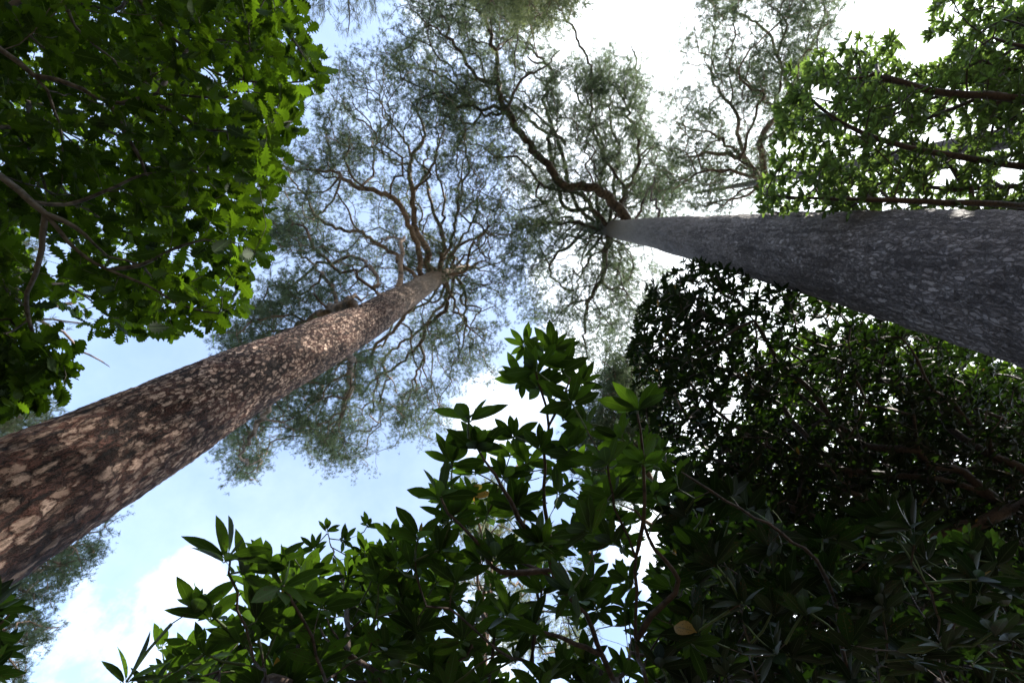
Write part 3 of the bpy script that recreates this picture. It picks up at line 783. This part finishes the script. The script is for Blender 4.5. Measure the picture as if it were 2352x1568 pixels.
# ------------------------------------------------------------------ oak
def oak():
    rg = np.random.default_rng(41)
    tr = at_h(-1050, 330, 2.0)
    root = thing('oak_tree', (tr[0], tr[1], 0), 'oak with lobed bright green leaves spreading in from the top left', 'tree')
    pts = [np.array([tr[0], tr[1], z]) for z in (-.1, 1.2, 2.6, 3.6)]
    trunk_mesh('trunk', pts, [.34, .26, .23, .17], MAT['oakbark'], root, 60, .06, .02, 5., 2.)
    pl = Plant(.085, 8)
    fork = np.array([tr[0], tr[1], 3.4])
    def ol(px, d0, d1, r0, r1, base=True):
        n = len(px); q = [at_d(p[0], p[1], d0 + (d1 - d0) * i / (n - 1)) for i, p in enumerate(px)]
        if base:
            e = q[0]; q = [fork, fork + (e - fork) * .4 + [0, 0, .35], fork + (e - fork) * .75 + [0, 0, .2]] + q
        return q, r0, r1
    L = []
    q, r0, r1 = ol([(-160, 20), (0, 113), (79, 174), (109, 208), (125, 255), (137, 284), (145, 330), (143, 370)], 2.7, 3.1, .034, .006)
    A = pl.limb(q, r0, r1, None, .003)
    for px, d0, d1 in (([(79, 174), (137, 185), (191, 205), (253, 236), (314, 232), (362, 215), (434, 222), (520, 225)], 2.75, 3.1),
                       ([(253, 236), (275, 270), (290, 308), (315, 350), (335, 403), (330, 440)], 2.9, 3.2),
                       ([(314, 232), (380, 250), (430, 275), (480, 300), (560, 300)], 2.9, 3.2),
                       ([(362, 215), (400, 160), (450, 105), (540, 95), (620, 130)], 3.0, 3.4)):
        q, _, _ = ol(px, d0, d1, 0, 0, False); pl.limb(q, .016, .005, A, .003)
    q, r0, r1 = ol([(-180, 300), (0, 407), (68, 461), (103, 492), (137, 533), (185, 583), (246, 618), (334, 653), (374, 679), (431, 706), (500, 720)], 2.5, 3.0, .036, .006)
    B = pl.limb(q, r0, r1, None, .003)
    for px, d0, d1 in (([(103, 492), (170, 520), (215, 560), (250, 590)], 2.6, 2.9), ([(246, 618), (320, 610), (390, 575), (470, 550), (550, 560)], 2.75, 3.1),
                       ([(68, 461), (150, 470), (240, 440), (330, 400), (440, 390)], 2.6, 3.2),
                       ([(103, 492), (90, 600), (60, 700), (90, 800), (130, 870)], 2.6, 3.0)):
        q, _, _ = ol(px, d0, d1, 0, 0, False); pl.limb(q, .016, .005, B, .003)
    q, r0, r1 = ol([(80, -140), (147, 0), (171, 58), (219, 106), (260, 137), (285, 170), (330, 190)], 3.0, 3.4, .035, .006)
    C_ = pl.limb(q, r0, r1, None, .003)
    q, r0, r1 = ol([(200, -150), (300, -30), (335, 21), (379, 65), (427, 113), (500, 170), (600, 190), (690, 190)], 3.2, 3.6, .035, .006)
    D_ = pl.limb(q, r0, r1, None, .003)
    q, r0, r1 = ol([(400, -200), (500, -60), (590, 0), (650, 60), (690, 120), (720, 160)], 3.3, 3.7, .03, .005)
    E_ = pl.limb(q, r0, r1, None, .003)
    q, r0, r1 = ol([(-60, -40), (7, 10), (68, 82), (116, 120), (150, 150)], 3.0, 3.2, .025, .006)
    G_ = pl.limb(q, r0, r1, None, .003)
    poly = [(-230, -200), (700, -120), (690, 20), (705, 70), (725, 130), (745, 165), (725, 205), (690, 235), (675, 290), (640, 330), (645, 400), (640, 440), (600, 520), (600, 590),
            (560, 640), (560, 700), (500, 735), (455, 745), (400, 765), (290, 760), (220, 755), (160, 720), (140, 700), (110, 710), (60, 740), (-230, 760)]
    holes = [(118, 590, 42, 50), (60, 545, 22, 40), (78, 120, 20, 28), (140, 350, 16, 22), (180, 262, 26, 12), (525, 480, 22, 18), (430, 600, 26, 30), (300, 560, 16, 14),
             (270, 150, 12, 14), (505, 220, 12, 12), (350, 520, 22, 12), (480, 690, 18, 14)]
    x, y = sample_poly(poly, 3500, rg, .62, 38, holes, 4.)
    T1 = np.array([at_d(a, b, rg.uniform(2.75, 6.2)) for a, b in zip(x, y)])
    poly2 = [(-200, 740), (60, 760), (110, 770), (150, 820), (160, 880), (130, 930), (60, 930), (0, 940), (-200, 960)]
    x, y = sample_poly(poly2, 260, rg, .3, 40, [(70, 750, 20, 14)], 4.)
    T2 = np.array([at_d(a, b, rg.uniform(2.6, 3.5)) for a, b in zip(x, y)])
    T = np.concatenate([T1, T2])
    pl.grow(T, .10, .15, .006, 0, 2.2)
    build_plant(pl, root, MAT['oakbark'], .0018, 2.2)
    P, D = pl.dirs()
    k = 4; n = len(P)
    P = np.repeat(P, k, 0); D = np.repeat(D, k, 0)
    S = unit(rg.normal(0, 1, P.shape) * np.array([1, 1, .35]))
    D2 = unit(D * .75 + S * .95 + np.array([0, 0, -.12]))
    Nn = np.array([0, 0, 1.]) + rg.normal(0, .38, P.shape)
    leaves('crown', [OAK], P + rg.normal(0, .012, P.shape), D2, Nn, .132 * rg.uniform(.6, 1.2, len(P)), MAT['oak'], root, rg.uniform(.85, 1.15, len(P)), True, rg)

# ------------------------------------------------------------------ rhododendrons
def rhododendron(name, label, base_px, base_h, stems, tips, fill, mat, seed, group, cat='shrub', L=.125, step=.07, tpl=RHODO_HI, twig=.0022, stem_mat='rbark', k=.18, nmin=8, nmax=11, e=2.3, axis_n=.2, holes=(), lean=.4, turn=.8):
    """stems: [(pixels with depths, r0, r1, branch_of)], tips: traced rosettes (x, y, leaf length in px), fill: [(outline, n, depth range, leaf length)]"""
    rg = np.random.default_rng(seed)
    b = at_h(base_px[0], base_px[1], base_h); b[2] = 0
    root = thing(name, b, label, cat, group)
    pl = Plant(step, seed); ids = []
    for (px, r0, r1, br) in stems:
        q = [at_d(*p) for p in px]
        if br is None:
            e0 = q[0]; off = rg.normal(0, .12, 3) * [1, 1, 0]
            q = [b + off + [0, 0, -.05], b + off * 1.6 + (e0 - b) * .45 + rg.normal(0, .04, 3)] + q
            ids.append(pl.limb(q, r0, r1, None, .004))
        else:
            ids.append(pl.limb(q, r0, r1, ids[br], .003))
    WP, WL = [], []
    for (x, y, lp) in tips:
        WP.append(at_d(x, y, L * F / lp)); WL.append(L)
    FP, FL = [], []
    for (poly, n, dr, l, cl) in fill:
        x, y = sample_poly(poly, n, rg, cl, 90, holes, seed * 1.3)
        for a_, b_ in zip(x, y): FP.append(at_d(a_, b_, rg.uniform(*dr))); FL.append(l)
    allp = np.array(WP + FP); alll = np.array(WL + FL)
    # remember the leaf length of each tip by growing in one pass and matching afterwards
    pl.grow(allp, .07, k, .004, .05)
    build_plant(pl, root, MAT[stem_mat], twig, e, 'stem')
    P, D = pl.dirs()
    d = np.zeros(len(P))
    for i in range(0, len(P), 200):
        dd = np.linalg.norm(P[i:i + 200, None] - allp[None], axis=2); j = dd.argmin(1); d[i:i + 200] = alll[j]
    cl = (ORG - P) * [1, 1, 0]; cl = unit(cl)
    ax = unit(D * .5 + np.array([0, 0, .75]) + cl * lean + rg.normal(0, axis_n, P.shape))
    OP, OD, ON, OL, OW = whorls(P, ax, d, rg, nmin, nmax, (36, 80), 0.0, np.array([0, 0, 1.3]) - cl * turn)
    ch = []
    if tpl is RHODO_HI:                                              # young green wood under each rosette
        for t in pl.tips:
            idx = [t]
            while len(idx) < 3 and pl.parr[idx[-1]] >= 0 and pl.rad[pl.parr[idx[-1]]] < .005: idx.append(pl.parr[idx[-1]])
            if len(idx) > 1: ch.append((pl.P[idx[::-1]], np.linspace(.0052, .0034, len(idx))))
    leaves('foliage', [tpl], OP, OD, ON, OL, MAT[mat], root, OW, True, rg, ch, MAT['rgreen'])
    return root

def shrubs():
    G = 'rhododendrons below the pines'
    rhododendron('rhododendron', 'rhododendron with large leaf rosettes on reddish stems, at the bottom left against blue sky', (900, 2300), .6,
        [([(760, 1640, 1.7), (745, 1568, 1.65), (700, 1430, 1.55), (648, 1345, 1.5)], .02, .005, None),
         ([(600, 1640, 1.6), (585, 1520, 1.5), (550, 1400, 1.45), (527, 1276, 1.42)], .012, .004, None),
         ([(880, 1640, 1.9), (800, 1500, 1.8), (760, 1440, 1.8), (740, 1385, 1.8)], .018, .004, None),
         ([(800, 1500, 1.8), (790, 1350, 2.6), (752, 1225, 3.7)], .01, .004, 2),
         ([(500, 1640, 1.7), (450, 1560, 1.7), (420, 1530, 1.8)], .012, .004, None)],
        [(525, 1276, 100), (648, 1345, 92), (740, 1385, 78), (372, 1483, 52), (488, 1413, 85), (290, 1565, 100), (752, 1215, 36), (722, 1258, 36), (790, 1240, 36), (845, 1205, 34),
         (450, 1395, 86), (470, 1500, 82), (620, 1290, 88), (600, 1420, 86), (700, 1370, 84), (565, 1310, 92), (560, 1470, 84), (640, 1440, 80), (690, 1300, 60), (595, 1345, 75), (420, 1560, 80), (340, 1600, 90), (830, 1290, 45), (250, 1640, 80)],
        [([(330, 1568), (420, 1480), (470, 1400), (560, 1390), (700, 1290), (800, 1240), (900, 1240), (960, 1340), (980, 1640), (300, 1700)], 120, (1.7, 3.2), .125, .2),
         ([(480, 1500), (650, 1400), (800, 1260), (900, 1230), (980, 1350), (980, 1700), (450, 1700)], 200, (2.8, 5.0), .12, .2)],
        'rhodo', 51, G)
    rhododendron('rhododendron', 'tall rhododendron in the bottom centre, leaf rosettes topping a bare dark forked stem', (1500, 2350), .7,
        [([(1440, 1660, 2.1), (1408, 1554, 2.0), (1385, 1505, 2.0), (1344, 1410, 1.95), (1295, 1361, 1.95), (1265, 1308, 1.95), (1268, 1248, 1.95), (1251, 1165, 1.95), (1253, 1040, 1.95), (1262, 975, 1.95), (1245, 900, 1.95), (1232, 850, 1.95)], .030, .006, None),
         ([(1500, 1660, 2.0), (1465, 1505, 1.9), (1461, 1429, 1.85), (1461, 1278, 1.8), (1412, 1165, 1.75), (1397, 1070, 1.7)], .026, .005, None),
         ([(1470, 1480, 1.9), (1500, 1420, 1.9), (1555, 1365, 1.9), (1563, 1331, 1.9), (1506, 1259, 1.85), (1461, 1172, 1.8), (1416, 1154, 1.8)], .014, .004, 1),
         ([(1265, 1308, 1.95), (1147, 1312, 1.9), (1098, 1248, 1.8), (1030, 1176, 1.7), (1008, 1139, 1.65)], .014, .004, 0),
         ([(1295, 1361, 1.95), (1246, 1312, 1.95), (1181, 1282, 2.0), (1102, 1244, 2.0)], .012, .004, 0),
         ([(1263, 1240, 1.95), (1204, 1210, 1.9), (1181, 1165, 1.85), (1155, 1123, 1.8), (1114, 1059, 1.8), (1095, 1025, 1.8)], .014, .004, 0),
         ([(1427, 1501, 2.0), (1295, 1460, 1.9), (1204, 1444, 1.8), (1174, 1407, 1.7)], .012, .004, 0),
         ([(1250, 1640, 1.9), (1150, 1500, 1.8), (1030, 1399, 1.75), (978, 1392, 1.75), (966, 1354, 1.75), (947, 1293, 1.75)], .014, .004, None),
         ([(1461, 1278, 1.8), (1480, 1180, 1.75), (1478, 1060, 1.75), (1465, 946, 1.7)], .012, .004, 1),
         ([(1262, 975, 1.95), (1290, 920, 1.9), (1310, 870, 1.9)], .008, .004, 0)],
        [(963, 1230, 78), (1010, 1137, 82), (1092, 1023, 76), (950, 1290, 72), (1085, 1130, 55), (1476, 1060, 76), (1390, 1060, 82), (1350, 1215, 84), (1170, 1410, 84),
         (1310, 1360, 80), (890, 1360, 60), (1225, 848, 74), (1250, 822, 68), (1078, 962, 84), (1105, 1020, 74), (1238, 885, 66), (1180, 1000, 62), (1310, 920, 78), (1335, 880, 62),
         (1290, 850, 66), (1465, 930, 82), (1205, 790, 50), (1270, 800, 60), (1200, 870, 62), (1160, 1090, 60), (1300, 960, 70), (1340, 970, 66), (1420, 1000, 66), (1040, 1060, 70),
         (1400, 1240, 74), (1120, 1180, 60), (1500, 1130, 70), (1280, 1130, 60), (1215, 1060, 58), (905, 1235, 58), (900, 1290, 62), (1015, 1260, 72), (1050, 1330, 76)],
        [([(900, 1568), (900, 1280), (960, 1170), (1040, 1090), (1130, 1050), (1240, 1000), (1380, 1000), (1540, 1050), (1600, 1250), (1600, 1660), (880, 1660)], 120, (1.75, 2.8), .125, .25),
         ([(900, 1300), (1000, 1200), (1150, 1120), (1300, 1020), (1500, 1000), (1620, 1200), (1620, 1700), (860, 1700)], 210, (2.6, 4.6), .125, .3)],
        'rhodo', 52, G, holes=[(1170, 1350, 30, 30), (1290, 1280, 26, 30), (1270, 1420, 26, 28), (1130, 1210, 22, 22)])
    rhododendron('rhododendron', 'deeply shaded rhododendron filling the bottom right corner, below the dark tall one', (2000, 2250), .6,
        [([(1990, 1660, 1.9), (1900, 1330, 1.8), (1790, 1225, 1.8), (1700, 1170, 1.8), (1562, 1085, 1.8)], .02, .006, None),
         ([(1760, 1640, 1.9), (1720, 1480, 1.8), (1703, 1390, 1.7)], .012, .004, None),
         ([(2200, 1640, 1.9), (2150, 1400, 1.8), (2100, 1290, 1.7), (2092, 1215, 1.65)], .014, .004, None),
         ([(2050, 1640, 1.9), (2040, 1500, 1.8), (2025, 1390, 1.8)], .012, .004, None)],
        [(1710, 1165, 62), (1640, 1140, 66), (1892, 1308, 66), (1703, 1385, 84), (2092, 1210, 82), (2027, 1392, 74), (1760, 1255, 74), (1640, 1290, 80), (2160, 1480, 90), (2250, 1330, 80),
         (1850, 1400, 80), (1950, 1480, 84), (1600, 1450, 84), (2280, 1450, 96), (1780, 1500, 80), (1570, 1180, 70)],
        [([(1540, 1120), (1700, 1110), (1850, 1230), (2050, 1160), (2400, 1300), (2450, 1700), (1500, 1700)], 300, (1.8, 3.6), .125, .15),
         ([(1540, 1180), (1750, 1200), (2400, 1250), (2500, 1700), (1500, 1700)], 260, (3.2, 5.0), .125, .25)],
        'rhodo_shade', 53, G)
    rhododendron('rhododendron', 'sprig of long green leaves at the left edge in front of the blue-green pine', (-420, 1900), .5,
        [([(-120, 1560, 1.9), (-60, 1500, 1.9), (-10, 1440, 1.9), (30, 1400, 1.9)], .014, .004, None)],
        [(0, 1395, 60), (-20, 1450, 60), (-10, 1500, 56), (-40, 1540, 70), (-60, 1400, 66)],
        [([(-260, 1380), (-20, 1370), (-20, 1450), (-40, 1640), (-260, 1680)], 40, (1.8, 2.8), .125, 0)],
        'rhodo_shade', 54, G)
    # tall evergreen masses on the right
    dk = [(1450, 790), (1470, 720), (1500, 670), (1570, 640), (1590, 600), (1640, 610), (1700, 630), (1820, 660), (1900, 690), (2100, 740), (2400, 860), (2500, 1750), (1500, 1750), (1500, 1300), (1560, 1150), (1500, 1020), (1440, 960), (1500, 900), (1460, 860)]
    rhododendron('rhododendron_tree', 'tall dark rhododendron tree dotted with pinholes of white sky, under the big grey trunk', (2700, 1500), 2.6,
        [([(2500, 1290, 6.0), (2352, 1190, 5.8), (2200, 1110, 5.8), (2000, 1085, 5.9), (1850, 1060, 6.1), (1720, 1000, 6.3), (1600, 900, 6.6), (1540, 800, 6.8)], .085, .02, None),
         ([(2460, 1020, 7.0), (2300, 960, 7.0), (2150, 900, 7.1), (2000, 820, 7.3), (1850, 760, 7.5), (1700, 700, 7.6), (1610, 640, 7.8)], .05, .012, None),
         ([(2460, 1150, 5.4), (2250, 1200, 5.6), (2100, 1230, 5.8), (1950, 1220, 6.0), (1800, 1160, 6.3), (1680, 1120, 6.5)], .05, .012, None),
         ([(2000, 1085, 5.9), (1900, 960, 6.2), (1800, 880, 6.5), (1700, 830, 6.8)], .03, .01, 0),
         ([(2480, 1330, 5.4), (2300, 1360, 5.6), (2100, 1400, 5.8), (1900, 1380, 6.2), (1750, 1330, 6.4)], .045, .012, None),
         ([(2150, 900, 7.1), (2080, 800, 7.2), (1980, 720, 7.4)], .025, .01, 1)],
        [], [([(1450, 760), (1480, 660), (1570, 600), (1660, 600), (1600, 800), (1540, 1000), (1450, 960)], 240, (6.0, 9.0), .10, .3), (dk, 7400, (5.4, 9.5), .12, .42), ([(1560, 1060), (1750, 980), (2000, 1050), (2100, 850), (2400, 900), (2500, 1750), (1500, 1750)], 3600, (5.4, 9.5), .13, .12)], 'rhodo_shade', 61, 'tall evergreens on the right', 'tree', step=.2, tpl=RHODO_LO, twig=.005, e=2.5, nmin=6, nmax=9)
    dk2 = [(1760, 780), (2000, 740), (2400, 850), (2600, 1750), (1560, 1750), (1560, 1350), (1640, 1100), (1720, 960)]
    rhododendron('laurel_tree', 'dense evergreen with yellow-green leaf glints, behind the dark rhododendron tree at the right', (3000, 1500), 3.4,
        [([(2550, 1250, 10), (2300, 1150, 10.5), (2100, 1050, 11), (1950, 950, 11.5)], .11, .03, None),
         ([(2550, 1400, 9.5), (2300, 1420, 10), (2050, 1380, 10.5), (1850, 1300, 11), (1700, 1250, 11.5)], .09, .03, None),
         ([(2550, 1080, 10), (2400, 960, 10.5), (2250, 900, 11), (2100, 850, 11.5)], .09, .03, None)],
        [], [(dk2, 3600, (9.5, 14), .21, .3)], 'laurel', 62, 'tall evergreens on the right', 'tree', step=.4, tpl=RHODO_LO, twig=.008, e=2.2)
    ur = [(1745, 440), (1790, 400), (1800, 320), (1790, 260), (1840, 190), (1870, 150), (1960, 120), (2030, 130), (2100, 160), (2180, 150), (2240, 60), (2352, 20), (2600, -60), (2600, 640), (2352, 560), (2000, 510), (1830, 490), (1740, 480)]
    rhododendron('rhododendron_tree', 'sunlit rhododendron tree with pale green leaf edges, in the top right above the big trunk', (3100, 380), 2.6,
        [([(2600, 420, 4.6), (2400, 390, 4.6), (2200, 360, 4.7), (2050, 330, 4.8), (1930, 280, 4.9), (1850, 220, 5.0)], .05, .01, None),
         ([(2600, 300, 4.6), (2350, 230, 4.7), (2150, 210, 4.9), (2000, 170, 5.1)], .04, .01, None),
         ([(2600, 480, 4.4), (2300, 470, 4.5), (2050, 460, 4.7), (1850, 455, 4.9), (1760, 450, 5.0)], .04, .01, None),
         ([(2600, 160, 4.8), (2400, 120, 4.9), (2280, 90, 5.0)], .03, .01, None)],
        [], [(ur, 2600, (4.5, 7.5), .09, .62), ([(1730, 460), (1780, 330), (1760, 250), (1820, 150), (1950, 80), (2120, 90), (2170, -60), (2600, -100), (2600, 300), (2100, 300)], 700, (4.8, 7.0), .10, .4)], 'rhodo_lit', 63, 'tall evergreens on the right', 'tree', step=.16, tpl=RHODO_LO, twig=.0045, e=2.2,
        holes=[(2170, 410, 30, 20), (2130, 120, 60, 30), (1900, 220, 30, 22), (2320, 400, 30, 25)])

def wood():  # out-of-view woodland ring, added to keep low sky light off the leaves
    rg = np.random.default_rng(77)
    n = 26000
    th = rg.uniform(0, 2 * math.pi, n); r = rg.uniform(27, 36, n)
    top = np.array([8.5 + 3.5 * mnoise.noise(Vector((math.cos(t) * 4, math.sin(t) * 4, 1))) for t in th])
    z = rg.uniform(0, 1, n) ** .8 * top
    P = np.stack([r * np.cos(th), r * np.sin(th), z], 1)
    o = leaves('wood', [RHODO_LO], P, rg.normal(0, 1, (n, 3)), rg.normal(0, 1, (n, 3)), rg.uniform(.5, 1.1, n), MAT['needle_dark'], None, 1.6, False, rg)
    tag(o, 'unseen ring of woodland undergrowth, added to block light from the horizon', 'woodland', None, 'stuff')
wood()
left_pine()
right_pine()
other_pines()
cedar_sprays()
oak()
shrubs()
